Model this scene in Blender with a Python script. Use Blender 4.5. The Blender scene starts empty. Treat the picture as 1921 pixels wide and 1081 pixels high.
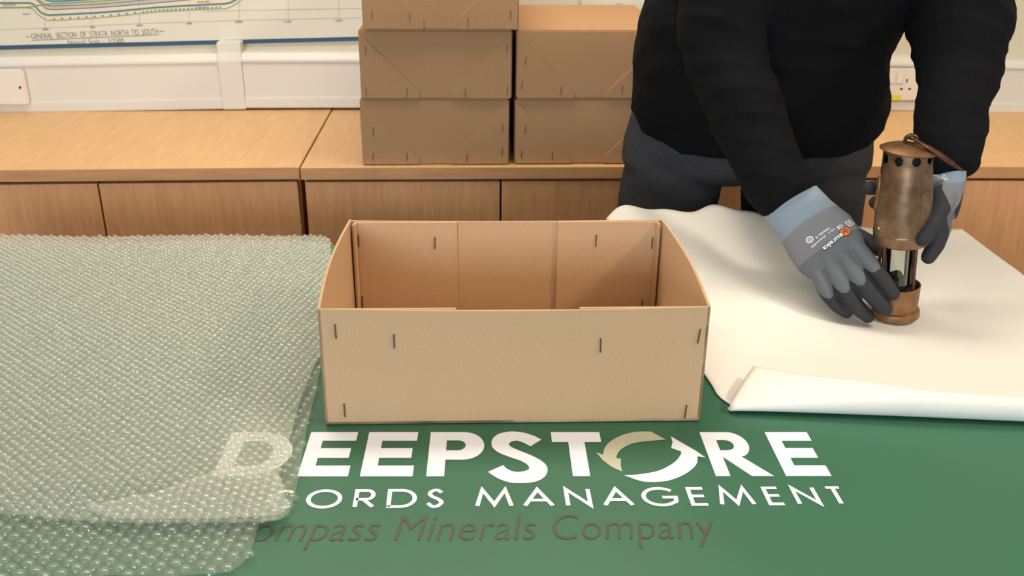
import bpy, bmesh, math, random
import numpy as np
from mathutils import Vector, Matrix, noise
from mathutils.bvhtree import BVHTree

random.seed(7)
S = bpy.context.scene
COL = S.collection
T = 0.73                                   # table height; all z below are relative to the table top

# ------------------------------------------------------------------ camera
FPX = 1821.95
PIT, ROL, YAW = .4029, .0104, .0504
CAM = Vector((-.0491, -.8983, .541))
_c, _s = math.cos(YAW), math.sin(YAW)
FW = Vector((_s*math.cos(PIT), _c*math.cos(PIT), -math.sin(PIT)))
_r0 = Vector((_c, -_s, 0)); _u0 = _r0.cross(FW)
RT = _r0*math.cos(ROL) + _u0*math.sin(ROL)
UP = -_r0*math.sin(ROL) + _u0*math.cos(ROL)
cd = bpy.data.cameras.new('camera'); cam = bpy.data.objects.new('camera', cd); COL.objects.link(cam)
cd.sensor_width = 36; cd.lens = 36*FPX/1921; cd.clip_start = .02; cd.clip_end = 50
M = Matrix((RT, UP, -FW)).transposed().to_4x4(); M.translation = CAM + Vector((0, 0, T)); cam.matrix_world = M
cd.dof.use_dof = True; cd.dof.focus_distance = 1.22; cd.dof.aperture_fstop = 14
S.camera = cam

# ------------------------------------------------------------------ world, lights, exposure
S.view_settings.view_transform = 'Standard'; S.view_settings.look = 'None'
S.view_settings.gamma = 1; S.view_settings.use_curve_mapping = False
S.view_settings.exposure = 0.1
S.cycles.transparent_max_bounces = 24
W = bpy.data.worlds.new('world'); S.world = W; W.use_nodes = True
W.node_tree.nodes['Background'].inputs[0].default_value = (1.0, .95, .88, 1)
W.node_tree.nodes['Background'].inputs[1].default_value = .40

def area(name, loc, target, size, power, col, sy=None):
    l = bpy.data.lights.new(name, 'AREA'); l.energy = power; l.color = col
    l.shape = 'RECTANGLE'; l.size = size; l.size_y = sy or size
    o = bpy.data.objects.new(name, l); COL.objects.link(o)
    o.location = Vector(loc)
    d = Vector(target) - Vector(loc); o.rotation_euler = d.to_track_quat('-Z', 'Y').to_euler()
    return o
area('key_lamp', (1.65, -.5, 2.42), (.2, .35, .75), .34, 26, (1, .87, .73))
area('window_light', (-1.6, -5.0, 1.75), (0, .6, .8), 2.4, 165, (.74, .86, 1), 1.2)
area('ceiling_light_source', (-.15, .78, 2.44), (-.15, .78, 0), 1.7, 30, (1, .93, .82), .6)

# ------------------------------------------------------------------ helpers
def P(px, py, y=None, z=None):
    """point of the place seen at photo position (px, py), on the plane y=const or z=const"""
    d = FW + RT*((px-960.5)/FPX) + UP*((540.5-py)/FPX)
    k = (y-CAM.y)/d.y if y is not None else (z-CAM.z)/d.z
    return CAM + d*k

def lin(r, g, b):
    f = lambda c: c/12.92 if c <= .04045 else ((c+.055)/1.055)**2.4
    return (f(r/255), f(g/255), f(b/255), 1)

def mat(name, col, rough=.6, metal=0, noise_scale=None, noise_amt=.15, bump=0, bump_scale=300, stretch=(1, 1, 1), col2=None, spec=.5, detail=4):
    m = bpy.data.materials.new(name); m.use_nodes = True
    nt = m.node_tree; b = nt.nodes['Principled BSDF']
    b.inputs['Base Color'].default_value = col; b.inputs['Roughness'].default_value = rough
    b.inputs['Metallic'].default_value = metal; b.inputs['Specular IOR Level'].default_value = spec
    tc = nt.nodes.new('ShaderNodeTexCoord'); mp = nt.nodes.new('ShaderNodeMapping')
    mp.inputs['Scale'].default_value = stretch; nt.links.new(tc.outputs['Object'], mp.inputs[0])
    if noise_scale:
        n = nt.nodes.new('ShaderNodeTexNoise'); n.inputs['Scale'].default_value = noise_scale; n.inputs['Detail'].default_value = detail
        nt.links.new(mp.outputs[0], n.inputs['Vector'])
        r = nt.nodes.new('ShaderNodeValToRGB')
        c2 = col2 or tuple(c*(1-noise_amt) for c in col[:3])+(1,)
        r.color_ramp.elements[0].position = .3; r.color_ramp.elements[1].position = .7
        r.color_ramp.elements[0].color = c2; r.color_ramp.elements[1].color = col
        nt.links.new(n.outputs['Fac'], r.inputs[0]); nt.links.new(r.outputs[0], b.inputs['Base Color'])
    if bump:
        n2 = nt.nodes.new('ShaderNodeTexNoise'); n2.inputs['Scale'].default_value = bump_scale; n2.inputs['Detail'].default_value = 3
        nt.links.new(mp.outputs[0], n2.inputs['Vector'])
        bp = nt.nodes.new('ShaderNodeBump'); bp.inputs['Strength'].default_value = bump; bp.inputs['Distance'].default_value = .002
        nt.links.new(n2.outputs['Fac'], bp.inputs['Height']); nt.links.new(bp.outputs[0], b.inputs['Normal'])
    return m

MT = {}
MT['kraft'] = mat('kraft_board', lin(199, 166, 128), .75, noise_scale=420, col2=lin(196, 158, 119), bump=.03, bump_scale=900, spec=.25, detail=8)
MT['kraft_old'] = mat('kraft_board_stack', lin(174, 132, 92), .75, noise_scale=300, col2=lin(166, 125, 86), bump=.03, bump_scale=700, spec=.25, detail=8)
MT['staple'] = mat('staple_wire', lin(104, 77, 50), .45, .3)
MT['beech_top'] = mat('beech_depth_grain', lin(217, 172, 118), .42, noise_scale=14, col2=lin(205, 158, 104), stretch=(7, .8, 7), detail=6)
MT['beech_door'] = mat('beech_vertical_grain', lin(228, 166, 114), .45, noise_scale=14, col2=lin(213, 151, 100), stretch=(7, 7, .7), detail=6)
MT['beech_edge'] = mat('beech_edge_band', lin(204, 148, 96), .45, noise_scale=14, col2=lin(188, 132, 84), stretch=(.7, 7, 7), detail=6)
MT['dark'] = mat('dark_carcass', lin(40, 32, 26), .8)
MT['grey_metal'] = mat('grey_handle', lin(130, 130, 132), .35, .8)
MT['wall'] = mat('wall_paint', lin(208, 197, 170), .8, noise_scale=40, noise_amt=.03)
MT['upvc'] = mat('white_upvc', lin(211, 204, 191), .38)
MT['chart'] = mat('chart_paper', lin(210, 203, 184), .55, noise_scale=9, noise_amt=.03)
MT['floor'] = mat('carpet', lin(95, 92, 90), .95, noise_scale=200, noise_amt=.3)
MT['ceiling'] = mat('ceiling_paint', lin(235, 232, 222), .9)
MT['green'] = mat('green_banner', lin(56, 108, 80), .42, noise_scale=5, noise_amt=.06, bump=.03, bump_scale=60, spec=.4)
MT['print_white'] = mat('white_print', lin(250, 250, 254), .42)
MT['print_beige'] = mat('beige_print', lin(197, 194, 165), .42)
MT['print_brown'] = mat('brown_print', lin(76, 70, 58), .5)
MT['paper'] = mat('white_paper', lin(236, 231, 220), .55, noise_scale=6, noise_amt=.015, bump=.05, bump_scale=18)
MT['brass'] = mat('aged_brass', lin(156, 126, 98), .36, .8, noise_scale=46, col2=lin(98, 77, 60), bump=.12, bump_scale=60, detail=7)
MT['brass_warm'] = mat('warm_brass', lin(160, 118, 80), .42, .7, noise_scale=60, col2=lin(126, 90, 60), bump=.1, bump_scale=160, detail=7)
MT['brass_dark'] = mat('dark_brass', lin(112, 80, 58), .4, .8, noise_scale=70, col2=lin(78, 54, 40), bump=.1, bump_scale=160)
MT['soot'] = mat('sooty_metal', lin(70, 62, 56), .6, .4, noise_scale=90, noise_amt=.5, bump=.4, bump_scale=200)
MT['black'] = mat('black_gauze', lin(18, 17, 16), .7)
MT['rivet'] = mat('bright_rivet', lin(225, 215, 195), .2, 1)
MT['sweater'] = mat('black_knit', lin(21, 21, 23), .95, noise_scale=400, noise_amt=.35, bump=.35, bump_scale=700, spec=.1)
MT['trousers'] = mat('charcoal_cloth', lin(60, 59, 62), .9, noise_scale=300, noise_amt=.25, bump=.3, bump_scale=500, spec=.15)
MT['skin'] = mat('skin', lin(205, 158, 130), .5, noise_scale=40, noise_amt=.06)
MT['hair'] = mat('hair', lin(60, 45, 34), .6, noise_scale=120, noise_amt=.4)
MT['shoe'] = mat('shoe_leather', lin(26, 24, 24), .4)
MT['eye'] = mat('eye_white', lin(225, 222, 215), .25)
MT['orange'] = mat('orange_print', lin(232, 112, 36), .5)
MT['ink_black'] = mat('black_print', lin(24, 24, 26), .5)
MT['pin'] = mat('dark_slot', lin(50, 42, 34), .7)
MT['yellow'] = mat('yellow_sticker', lin(222, 200, 50), .5)
MT['rocker'] = mat('rocker_white', lin(222, 212, 196), .3)
for k, c in dict(c_blue=(36, 68, 96), c_teal=(60, 118, 135), c_navy=(70, 92, 118), c_green=(105, 150, 84), c_seagreen=(95, 150, 122), c_tan=(218, 200, 170), c_grey=(178, 172, 160), c_line=(170, 160, 142), c_ink=(92, 84, 74), c_olive=(140, 150, 110)).items():
    MT[k] = mat('chart_'+k[2:], lin(*c), .55)

def glass_mat():
    m = bpy.data.materials.new('lamp_glass'); m.use_nodes = True; nt = m.node_tree; nt.nodes.clear()
    o = nt.nodes.new('ShaderNodeOutputMaterial'); mx = nt.nodes.new('ShaderNodeMixShader')
    t = nt.nodes.new('ShaderNodeBsdfTransparent'); t.inputs[0].default_value = (.93, .95, .93, 1)
    g = nt.nodes.new('ShaderNodeBsdfGlossy'); g.inputs['Roughness'].default_value = .04
    f = nt.nodes.new('ShaderNodeFresnel'); f.inputs[0].default_value = 1.5
    nt.links.new(f.outputs[0], mx.inputs[0]); nt.links.new(t.outputs[0], mx.inputs[1]); nt.links.new(g.outputs[0], mx.inputs[2]); nt.links.new(mx.outputs[0], o.inputs[0])
    return m
MT['glass'] = glass_mat()

def wrap_mat(name, haze):
    """thin hazy polythene: mostly see-through, some whitish scatter, a soft shine"""
    m = bpy.data.materials.new(name); m.use_nodes = True; nt = m.node_tree; nt.nodes.clear()
    o = nt.nodes.new('ShaderNodeOutputMaterial')
    t = nt.nodes.new('ShaderNodeBsdfTransparent'); t.inputs[0].default_value = (.985, .99, .98, 1)
    d = nt.nodes.new('ShaderNodeBsdfDiffuse'); d.inputs[0].default_value = lin(240, 240, 226)
    tr = nt.nodes.new('ShaderNodeBsdfTranslucent'); tr.inputs[0].default_value = lin(240, 240, 226)
    g = nt.nodes.new('ShaderNodeBsdfGlossy'); g.inputs['Roughness'].default_value = .055
    m0 = nt.nodes.new('ShaderNodeMixShader'); m0.inputs[0].default_value = .4
    m1 = nt.nodes.new('ShaderNodeMixShader'); m1.inputs[0].default_value = haze
    m2 = nt.nodes.new('ShaderNodeMixShader')
    lw = nt.nodes.new('ShaderNodeLayerWeight'); lw.inputs[0].default_value = .5
    pw = nt.nodes.new('ShaderNodeMath'); pw.operation = 'POWER'; pw.inputs[1].default_value = 3.5
    f = nt.nodes.new('ShaderNodeMath'); f.operation = 'MULTIPLY_ADD'; f.inputs[1].default_value = .5; f.inputs[2].default_value = .07
    nt.links.new(lw.outputs['Facing'], pw.inputs[0]); nt.links.new(pw.outputs[0], f.inputs[0])
    L = nt.links.new
    L(d.outputs[0], m0.inputs[1]); L(tr.outputs[0], m0.inputs[2])
    L(t.outputs[0], m1.inputs[1]); L(m0.outputs[0], m1.inputs[2])
    L(f.outputs[0], m2.inputs[0]); L(m1.outputs[0], m2.inputs[1]); L(g.outputs[0], m2.inputs[2]); L(m2.outputs[0], o.inputs[0])
    return m
MT['wrap_top'] = wrap_mat('polythene_hazy', .19)
MT['wrap_low'] = wrap_mat('polythene_clear', .11)

class MB:
    """collects shapes into one mesh"""
    def __init__(s): s.v = []; s.f = []
    def add(s, vs, fs):
        n = len(s.v); s.v += [tuple(v) for v in vs]; s.f += [tuple(i+n for i in f) for f in fs]; return s
    def box(s, x0, x1, y0, y1, z0, z1):
        return s.add([(x0, y0, z0), (x1, y0, z0), (x1, y1, z0), (x0, y1, z0), (x0, y0, z1), (x1, y0, z1), (x1, y1, z1), (x0, y1, z1)],
                     [(0, 3, 2, 1), (4, 5, 6, 7), (0, 1, 5, 4), (1, 2, 6, 5), (2, 3, 7, 6), (3, 0, 4, 7)])
    def prism(s, poly, a, b, axis='y'):
        """extrude a 2-D polygon between a and b along an axis"""
        n = len(poly); mk = {'y': lambda p, t: (p[0], t, p[1]), 'x': lambda p, t: (t, p[0], p[1]), 'z': lambda p, t: (p[0], p[1], t)}[axis]
        vs = [mk(p, a) for p in poly] + [mk(p, b) for p in poly]
        fs = [tuple(range(n))[::-1], tuple(range(n, 2*n))] + [(i, (i+1) % n, n+(i+1) % n, n+i) for i in range(n)]
        return s.add(vs, fs)
    def loft(s, rings, cap=True, closed=True):
        n = len(rings[0]); vs = [p for r in rings for p in r]; fs = []
        m = n if closed else n-1
        for k in range(len(rings)-1):
            for i in range(m):
                j = (i+1) % n
                fs.append((k*n+i, k*n+j, (k+1)*n+j, (k+1)*n+i))
        if cap: fs.append(tuple(range(n))[::-1]); fs.append(tuple(range((len(rings)-1)*n, len(rings)*n)))
        return s.add(vs, fs)
    def lathe(s, prof, n=48, cap=True, origin=(0, 0, 0)):
        ox, oy, oz = origin
        return s.loft([[(ox+r*math.cos(2*math.pi*i/n), oy+r*math.sin(2*math.pi*i/n), oz+z) for i in range(n)] for r, z in prof], cap)
    def tube(s, pts, radii, n=14, ends=True, flat=1.0, ref=None, tip=1.0):
        pts = [Vector(p) for p in pts]
        if not hasattr(radii, '__len__'): radii = [radii]*len(pts)
        P_, R_ = list(pts), list(radii)
        if ends:
            d0 = (pts[0]-pts[1]).normalized(); d1 = (pts[-1]-pts[-2]).normalized(); r0, r1 = R_[0], R_[-1]
            pre = [(pts[0]+d0*r0*math.sin(a), r0*math.cos(a)) for a in (1.45, 1.1, .75, .38)]
            post = [(pts[-1]+d1*r1*tip*math.sin(a), r1*math.cos(a)) for a in (.38, .75, 1.1, 1.45)]
            P_ = [p for p, _ in pre]+P_+[p for p, _ in post]; R_ = [r for _, r in pre]+R_+[r for _, r in post]
        rings = []; u = None
        for i, p in enumerate(P_):
            a = P_[max(i-1, 0)]; b = P_[min(i+1, len(P_)-1)]; t = (b-a).normalized()
            if u is None:
                u = Vector(ref) if ref is not None else (Vector((0, 0, 1)) if abs(t.z) < .9 else Vector((1, 0, 0)))
            u = (u - t*u.dot(t)).normalized(); w = t.cross(u)
            rings.append([p + u*(R_[i]*flat*math.cos(2*math.pi*k/n)) + w*(R_[i]*math.sin(2*math.pi*k/n)) for k in range(n)])
        return s.loft(rings)
    def ell(s, secs, n=28, power=2.0):
        """loft of (centre, half axis u, half axis v)"""
        rings = []
        for c, u, v in secs:
            c, u, v = Vector(c), Vector(u), Vector(v); r = []
            for k in range(n):
                a = 2*math.pi*k/n; ca, sa = math.cos(a), math.sin(a); e = 2/power
                r.append(c + u*(math.copysign(abs(ca)**e, ca)) + v*(math.copysign(abs(sa)**e, sa)))
            rings.append(r)
        return s.loft(rings)
    def sphere(s, c, r, n=14, m=8, sc=(1, 1, 1)):
        c = Vector(c)
        return s.loft([[(c.x+r*sc[0]*math.sin(a)*math.cos(2*math.pi*i/n), c.y+r*sc[1]*math.sin(a)*math.sin(2*math.pi*i/n), c.z+r*sc[2]*math.cos(a)) for i in range(n)] for a in [math.pi*(k+.08)/(m+.16) for k in range(m+1)]])
    def torus(s, c, R, r, ax, n=28, m=10):
        c = Vector(c); ax = Vector(ax).normalized(); u = ax.orthogonal().normalized(); w = ax.cross(u); rings = []
        for i in range(n):
            a = 2*math.pi*i/n; d = u*math.cos(a)+w*math.sin(a)
            rings.append([c+d*(R+r*math.cos(2*math.pi*k/m))+ax*(r*math.sin(2*math.pi*k/m)) for k in range(m)])
        rings.append(rings[0])
        return s.loft(rings, cap=False)
    def mesh(s, name, m, smooth=False, bevel=0, fix=True):
        me = bpy.data.meshes.new(name); me.from_pydata(s.v, [], s.f)
        if fix or bevel:
            bm = bmesh.new(); bm.from_mesh(me)
            if fix: bmesh.ops.recalc_face_normals(bm, faces=bm.faces)
            if bevel:
                ed = [e for e in bm.edges if len(e.link_faces) == 2 and e.calc_face_angle(0) > .5]
                bmesh.ops.bevel(bm, geom=ed, offset=bevel, segments=2, affect='EDGES', clamp_overlap=True)
            bm.to_mesh(me); bm.free()
        if smooth:
            me.polygons.foreach_set('use_smooth', [True]*len(me.polygons))
            try: me.set_sharp_from_angle(angle=math.radians(40))
            except Exception: pass
        me.materials.append(m); me.update()
        return me

def link(name, me, parent=None, loc=None):
    o = bpy.data.objects.new(name, me); COL.objects.link(o)
    if parent: o.parent = parent
    if loc is not None: o.location = loc
    return o

def tag(o, label, cat, group=None):
    o['label'] = label; o['category'] = cat
    if group: o['group'] = group
    return o

def thing(name, loc, label, cat, group=None, rot=(0, 0, 0)):
    o = bpy.data.objects.new(name, None); COL.objects.link(o); o.empty_display_size = .05
    o.location = (loc[0], loc[1], loc[2]+T); o.rotation_euler = rot
    return tag(o, label, cat, group)

def part(name, mb, m, parent, smooth=False, bevel=0, at=None, fix=True):
    """mesh child; `at` = table-frame origin of an unrotated parent whose shapes were written in the table frame"""
    if at is not None: mb.v = [(v[0]-at[0], v[1]-at[1], v[2]-at[2]) for v in mb.v]
    return link(name, mb.mesh(name, m, smooth, bevel, fix), parent)

def struct(name, mb, m, bevel=0, loc=(0, 0, T), smooth=False):
    o = link(name, mb.mesh(name, m, smooth, bevel), None, loc); o['kind'] = 'structure'; return o

def evaluated(mb, mods):
    """mesh after modifiers, as plain data"""
    me = bpy.data.meshes.new('tmp'); me.from_pydata(mb.v, [], mb.f)
    bm = bmesh.new(); bm.from_mesh(me); bmesh.ops.recalc_face_normals(bm, faces=bm.faces); bm.to_mesh(me); bm.free()
    o = bpy.data.objects.new('tmp', me); COL.objects.link(o)
    for kind, kw in mods:
        md = o.modifiers.new(kind, kind)
        for k, v in kw.items(): setattr(md, k, v)
    dg = bpy.context.evaluated_depsgraph_get(); dg.update()
    out = bpy.data.meshes.new_from_object(o.evaluated_get(dg))
    bpy.data.objects.remove(o); bpy.data.meshes.remove(me)
    return out

def organic(name, mb, voxel, smooth, m, parent, at, wrinkle=None):
    me = evaluated(mb, [('REMESH', dict(mode='VOXEL', voxel_size=voxel)), ('SMOOTH', dict(factor=.5, iterations=smooth))])
    me.name = name
    if wrinkle:
        ns = [v.normal.copy() for v in me.vertices]
        for v, n_ in zip(me.vertices, ns): v.co += n_*wrinkle(v.co)
    for v in me.vertices: v.co -= Vector(at)
    me.polygons.foreach_set('use_smooth', [True]*len(me.polygons))
    me.materials.clear(); me.materials.append(m); me.update()
    return link(name, me, parent)

def text_mesh(body, size=1, shear=0, spacing=1.0, offset=0):
    c = bpy.data.curves.new('t', 'FONT'); c.body = body; c.size = size; c.shear = shear; c.space_character = spacing; c.resolution_u = 4; c.offset = offset
    o = bpy.data.objects.new('t', c); COL.objects.link(o)
    dg = bpy.context.evaluated_depsgraph_get(); dg.update()
    me = bpy.data.meshes.new_from_object(o.evaluated_get(dg))
    vs = [tuple(v.co) for v in me.vertices]; fs = [tuple(p.vertices) for p in me.polygons]
    bpy.data.objects.remove(o); bpy.data.curves.remove(c); bpy.data.meshes.remove(me)
    return vs, fs

def fill2d(loops):
    c = bpy.data.curves.new('t', 'CURVE'); c.dimensions = '2D'; c.fill_mode = 'BOTH'
    for lp in loops:
        sp = c.splines.new('POLY'); sp.points.add(len(lp)-1); sp.use_cyclic_u = True
        for q, p in zip(sp.points, lp): q.co = (p[0], p[1], 0, 1)
    o = bpy.data.objects.new('t', c); COL.objects.link(o)
    dg = bpy.context.evaluated_depsgraph_get(); dg.update()
    me = bpy.data.meshes.new_from_object(o.evaluated_get(dg))
    vs = [tuple(v.co) for v in me.vertices]; fs = [tuple(p.vertices) for p in me.polygons]
    bpy.data.objects.remove(o); bpy.data.curves.remove(c); bpy.data.meshes.remove(me)
    return vs, fs

def stroke(pts, w, closed=False):
    """flat 2-D ribbon of width w along a polyline, mitred"""
    pts = [Vector((p[0], p[1])) for p in pts]; n = len(pts); L = []; R = []
    for i in range(n):
        a = pts[(i-1) % n] if (closed or i > 0) else pts[i]; b = pts[(i+1) % n] if (closed or i < n-1) else pts[i]
        d1 = (pts[i]-a); d2 = (b-pts[i])
        if d1.length < 1e-9: d1 = d2
        if d2.length < 1e-9: d2 = d1
        d1.normalize(); d2.normalize(); t = (d1+d2)
        t = t.normalized() if t.length > 1e-6 else d1
        nr = Vector((-t.y, t.x)); k = 1/max(.35, nr.dot(Vector((-d1.y, d1.x))))
        L.append(pts[i]+nr*(w/2*k)); R.append(pts[i]-nr*(w/2*k))
    vs = [(p.x, p.y, 0) for p in L]+[(p.x, p.y, 0) for p in R]
    m = n if closed else n-1
    return vs, [(i, n+i, n+(i+1) % n, (i+1) % n) for i in range(m)]

def arc(cx, cy, rx, ry, a0, a1, n=24):
    return [(cx+rx*math.cos(math.radians(a0+(a1-a0)*i/n)), cy+ry*math.sin(math.radians(a0+(a1-a0)*i/n))) for i in range(n+1)]

# ------------------------------------------------------------------ room shell
YC = 1.0115                 # cabinet fronts
YT = 1.5285                 # face of the trunking
YW = 1.5785                 # wall
struct('floor', MB().box(-3.2, 3.2, -6, YW, -T-.05, -T), MT['floor'])
struct('ceiling', MB().box(-3.2, 3.2, -6, YW, 1.77, 1.82), MT['ceiling'])
struct('wall_back', MB().box(-3.2, 3.2, YW, YW+.1, -T, 1.77), MT['wall'])

prof = [(0, -.008), (.047, -.008), (.05, -.005), (.05, .017), (.046, .019), (.046, .1045), (.05, .106), (.05, .112), (.036, .127), (0, .129)]
def trunk(name, x0, x1, z, tilt, grow=0.0, top=None):
    pr = [(YW-d-(grow if d > 0 else 0), zz+(grow if zz > .1 else 0)) for d, zz in prof]
    if top: pr = [(YW, -.009), (YW-.050, -.009), (YW-.0512, -.006), (YW-.0512, .110), (YW-.042, .130), (YW-.042, top), (YW, top)]
    o = struct(name, MB().prism(pr, 0, x1-x0, 'x'), MT['upvc'], .0012, (x0, 0, T+z)); o.rotation_euler = (0, -tilt, 0); return o
xj = P(455, 140, y=YT).x
trunk('trim_1', -1.9, xj-.055, -.020, .019)
trunk('trim_2', xj, .8, .006, .002)
trunk('trim_3', .8, 2.2, .004, -.024)
trunk('trim_4', xj-.056, xj+.001, .004, .01, top=P(440, 84, y=YT).z)

# blank cover plate at the far left of the trunking
pl = P(24, 163, y=YT-.004); px1 = P(48, 163, y=YT-.01).x
cp = thing('cover_plate', (px1-.07, YT-.0005, pl.z), 'white blank cover plate with one screw, at the far left of the wall trunking', 'cover plate')
part('plate', MB().box(-.073, .07, -.011, .004, -.043, .043), MT['rocker'], cp, bevel=.003)
part('screw', MB().lathe([(.003, 0), (.003, .0015), (.0015, .002)], 16), MT['pin'], cp).rotation_euler = (math.pi/2, 0, 0)
cp.children[-1].location = (P(38, 163, y=YT-.01).x-(px1-.07), -.0108, 0)

# twin socket on the right
sk = P(1679, 159, y=YT-.006)
so = thing('wall_socket', (sk.x, YT+.004, sk.z), 'white double wall socket with yellow sticker on trunking behind the person', 'socket')
part('faceplate', MB().box(-.072, .072, -.012, 0, -.041, .041), MT['rocker'], so, bevel=.003)
for dx in (-.013, .009):
    part('switch', MB().prism([(-.012, .002), (-.0155, .004), (-.0135, .031), (-.012, .031)], dx-.0085, dx+.0085, 'x'), MT['rocker'], so, bevel=.0008)
for sx in (-1, 1):
    cx = P(1699, 165, y=YT-.008).x - sk.x
    cx = cx if sx > 0 else -cx-.004
    for (ax, az, w, h) in ((0, .0105, .0036, .0085), (-.0105, -.0105, .0075, .0042), (.0105, -.0105, .0075, .0042)):
        part('pin_slot', MB().box(cx+ax-w/2, cx+ax+w/2, -.0124, -.011, az-h/2, az+h/2), MT['pin'], so)
part('sticker', MB().box(-.052, P(1689, 185, y=YT-.008).x-sk.x, -.0126, -.0118, -.039, -.026), MT['yellow'], so)['label'] = 'yellow sticker'

# ------------------------------------------------------------------ wall chart
YP = YW-.004
A0, A1 = P(0, 92, y=YP), P(670, 75.5, y=YP)
tilt = math.atan2(A1.z-A0.z, A1.x-A0.x)
ch = thing('wall_chart', (A0.x, YP, A0.z), 'geological strata section chart with a blue bottom border on the wall', 'chart', rot=(0, -tilt, 0))
def cuv(px, py):
    p = P(px, py, y=YP) - A0
    return (p.x*math.cos(tilt)+p.z*math.sin(tilt), -p.x*math.sin(tilt)+p.z*math.cos(tilt))
xr = cuv(1083, 20)[0]
def flat(mb2d, d):
    """2-D chart shapes to the chart's own upright plane, d in front of the sheet"""
    m = MB(); m.v = [(v[0], -d, v[1]) for v in mb2d.v]; m.f = mb2d.f; return m
def lines(pxlines, w):
    m = MB()
    for l in pxlines: m.add(*stroke([cuv(*p) for p in l], w))
    return m
part('sheet', MB().box(-.75, xr, -.0008, .001, 0, 1.05), MT['chart'], ch)
part('border', MB().box(-.75, xr, -.0016, -.0007, -.0015, .0085), MT['c_blue'], ch)['label'] = 'dark blue bottom border line'
topz = .42
def smoothpl(pts, n=8):
    """Catmull-Rom through the points"""
    out = []
    for i in range(len(pts)-1):
        p0 = pts[max(i-1, 0)]; p1 = pts[i]; p2 = pts[i+1]; p3 = pts[min(i+2, len(pts)-1)]
        for k in range(n):
            t = k/n
            out.append(tuple(.5*(2*p1[a]+(-p0[a]+p2[a])*t+(2*p0[a]-5*p1[a]+4*p2[a]-p3[a])*t*t+(-p0[a]+3*p1[a]-3*p2[a]+p3[a])*t**3) for a in (0, 1)))
    return out+[pts[-1]]
low = smoothpl([(-60, 15), (30, 14.5), (58, 15.5), (72, 27), (85, 36), (100, 38), (150, 35.5), (200, 32), (300, 22), (400, 17), (425, 15.5), (443, 7), (456, -3), (475, -22), (520, -35)])
blue = smoothpl([(-60, 6), (30, 5.5), (58, 6), (66, 11), (76, 22), (88, 27.5), (110, 27.5), (200, 22.5), (300, 13.5), (400, 8), (425, 6.5), (440, 1), (452, -8), (470, -26), (520, -40)])
grn = smoothpl([(-60, 15), (20, 14.2), (55, 13.2), (75, 9.5), (100, 7), (160, 4), (230, -1), (300, -6), (420, -16)])
g1 = smoothpl([(58, -8), (72, 2), (82, 12), (94, 17.5), (130, 16.5), (200, 13), (330, 2), (420, -8)])
g2 = smoothpl([(62, -10), (78, 3), (90, 10), (110, 10.5), (200, 6), (330, -6)])
b2 = smoothpl([(78, -8), (86, -1), (100, 2), (140, .5), (200, -4)])
fillpts = [cuv(*p) for p in low] + [(cuv(520, -35)[0], .3), (cuv(-60, 15)[0], .3)]
tm = MB(); tm.add(*fill2d([fillpts])); part('strata_fill', flat(tm, .0010), MT['c_tan'], ch, fix=False)
gy = [cuv(*p) for p in g1] + [cuv(*p) for p in reversed(g2)]
tm = MB(); tm.add(*fill2d([gy])); part('grey_bed', flat(tm, .0012), MT['c_grey'], ch, fix=False)
part('seam_line', flat(lines([low], .0022), .0014), MT['c_olive'], ch, fix=False)
part('seam_line', flat(lines([blue], .0042), .0015), MT['c_teal'], ch, fix=False)
part('seam_line', flat(lines([grn], .003), .0016), MT['c_green'], ch, fix=False)
part('seam_line', flat(lines([g1, g2], .0018), .0015), MT['c_navy'], ch, fix=False)
part('seam_line', flat(lines([b2], .004), .0017), MT['c_teal'], ch, fix=False)
ds = []
for i in range(42):
    x = 100+i*7.6; yb = np.interp(x, [100, 150, 200, 300, 400, 430], [35.5, 32.5, 29, 19, 14.5, 13])
    if i % 2 == 0 or i > 22: ds.append([(x, yb), (x+3.8, yb-.3)])
part('dashed_seam', flat(lines(ds, .0042), .0016), MT['c_seagreen'], ch, fix=False)
gl = [[(x, y), (x-1, -60)] for x, y in ((85, 52), (172, 48), (262, 45), (355, 42), (449, 39), (541, 38), (636, 36), (734, 34))]
gl += [[(-60, 58), (100, 52), (262, 44), (450, 38), (700, 33), (1080, 31)], [(380, 22), (450, 19.5), (700, 15), (1080, 12)]]
part('grid', flat(lines(gl, .0010), .0013), MT['c_line'], ch, fix=False)
def chart_text(body, px, py, wpx, hpx, name='lettering', offset=0, thick=None):
    vs, fs = text_mesh(body, 1, offset=offset)
    x0 = min(v[0] for v in vs); x1 = max(v[0] for v in vs); y0 = min(v[1] for v in vs); y1 = max(v[1] for v in vs)
    a = cuv(px, py); b = cuv(px+wpx, py-wpx*.040); h = cuv(px, py-hpx)[1]-a[1]
    d = Vector((b[0]-a[0], b[1]-a[1])); k = d.length/(x1-x0); e = h/(y1-y0); d.normalize(); n = Vector((-d.y, d.x))
    m = MB(); m.add([(a[0]+d.x*(v[0]-x0)*k+n.x*(v[1]-y0)*e, a[1]+d.y*(v[0]-x0)*k+n.y*(v[1]-y0)*e, 0) for v in vs], fs)
    return part(name, flat(m, .0018), MT['c_ink'], ch, fix=False)
chart_text('GENERAL  SECTION  OF  STRATA  NORTH  TO  SOUTH', 60, 73.0, 238, 10, offset=-.014)
part('underline', flat(lines([[(60, 75.6), (298, 65)], [(48, 69), (57, 68.6)], [(300, 59), (309, 58.6)]], .0012), .0018), MT['c_ink'], ch, fix=False)
chart_text('Natural  Scale :-  1/2500', 129, 84, 104, 8.6, offset=-.014)
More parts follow.
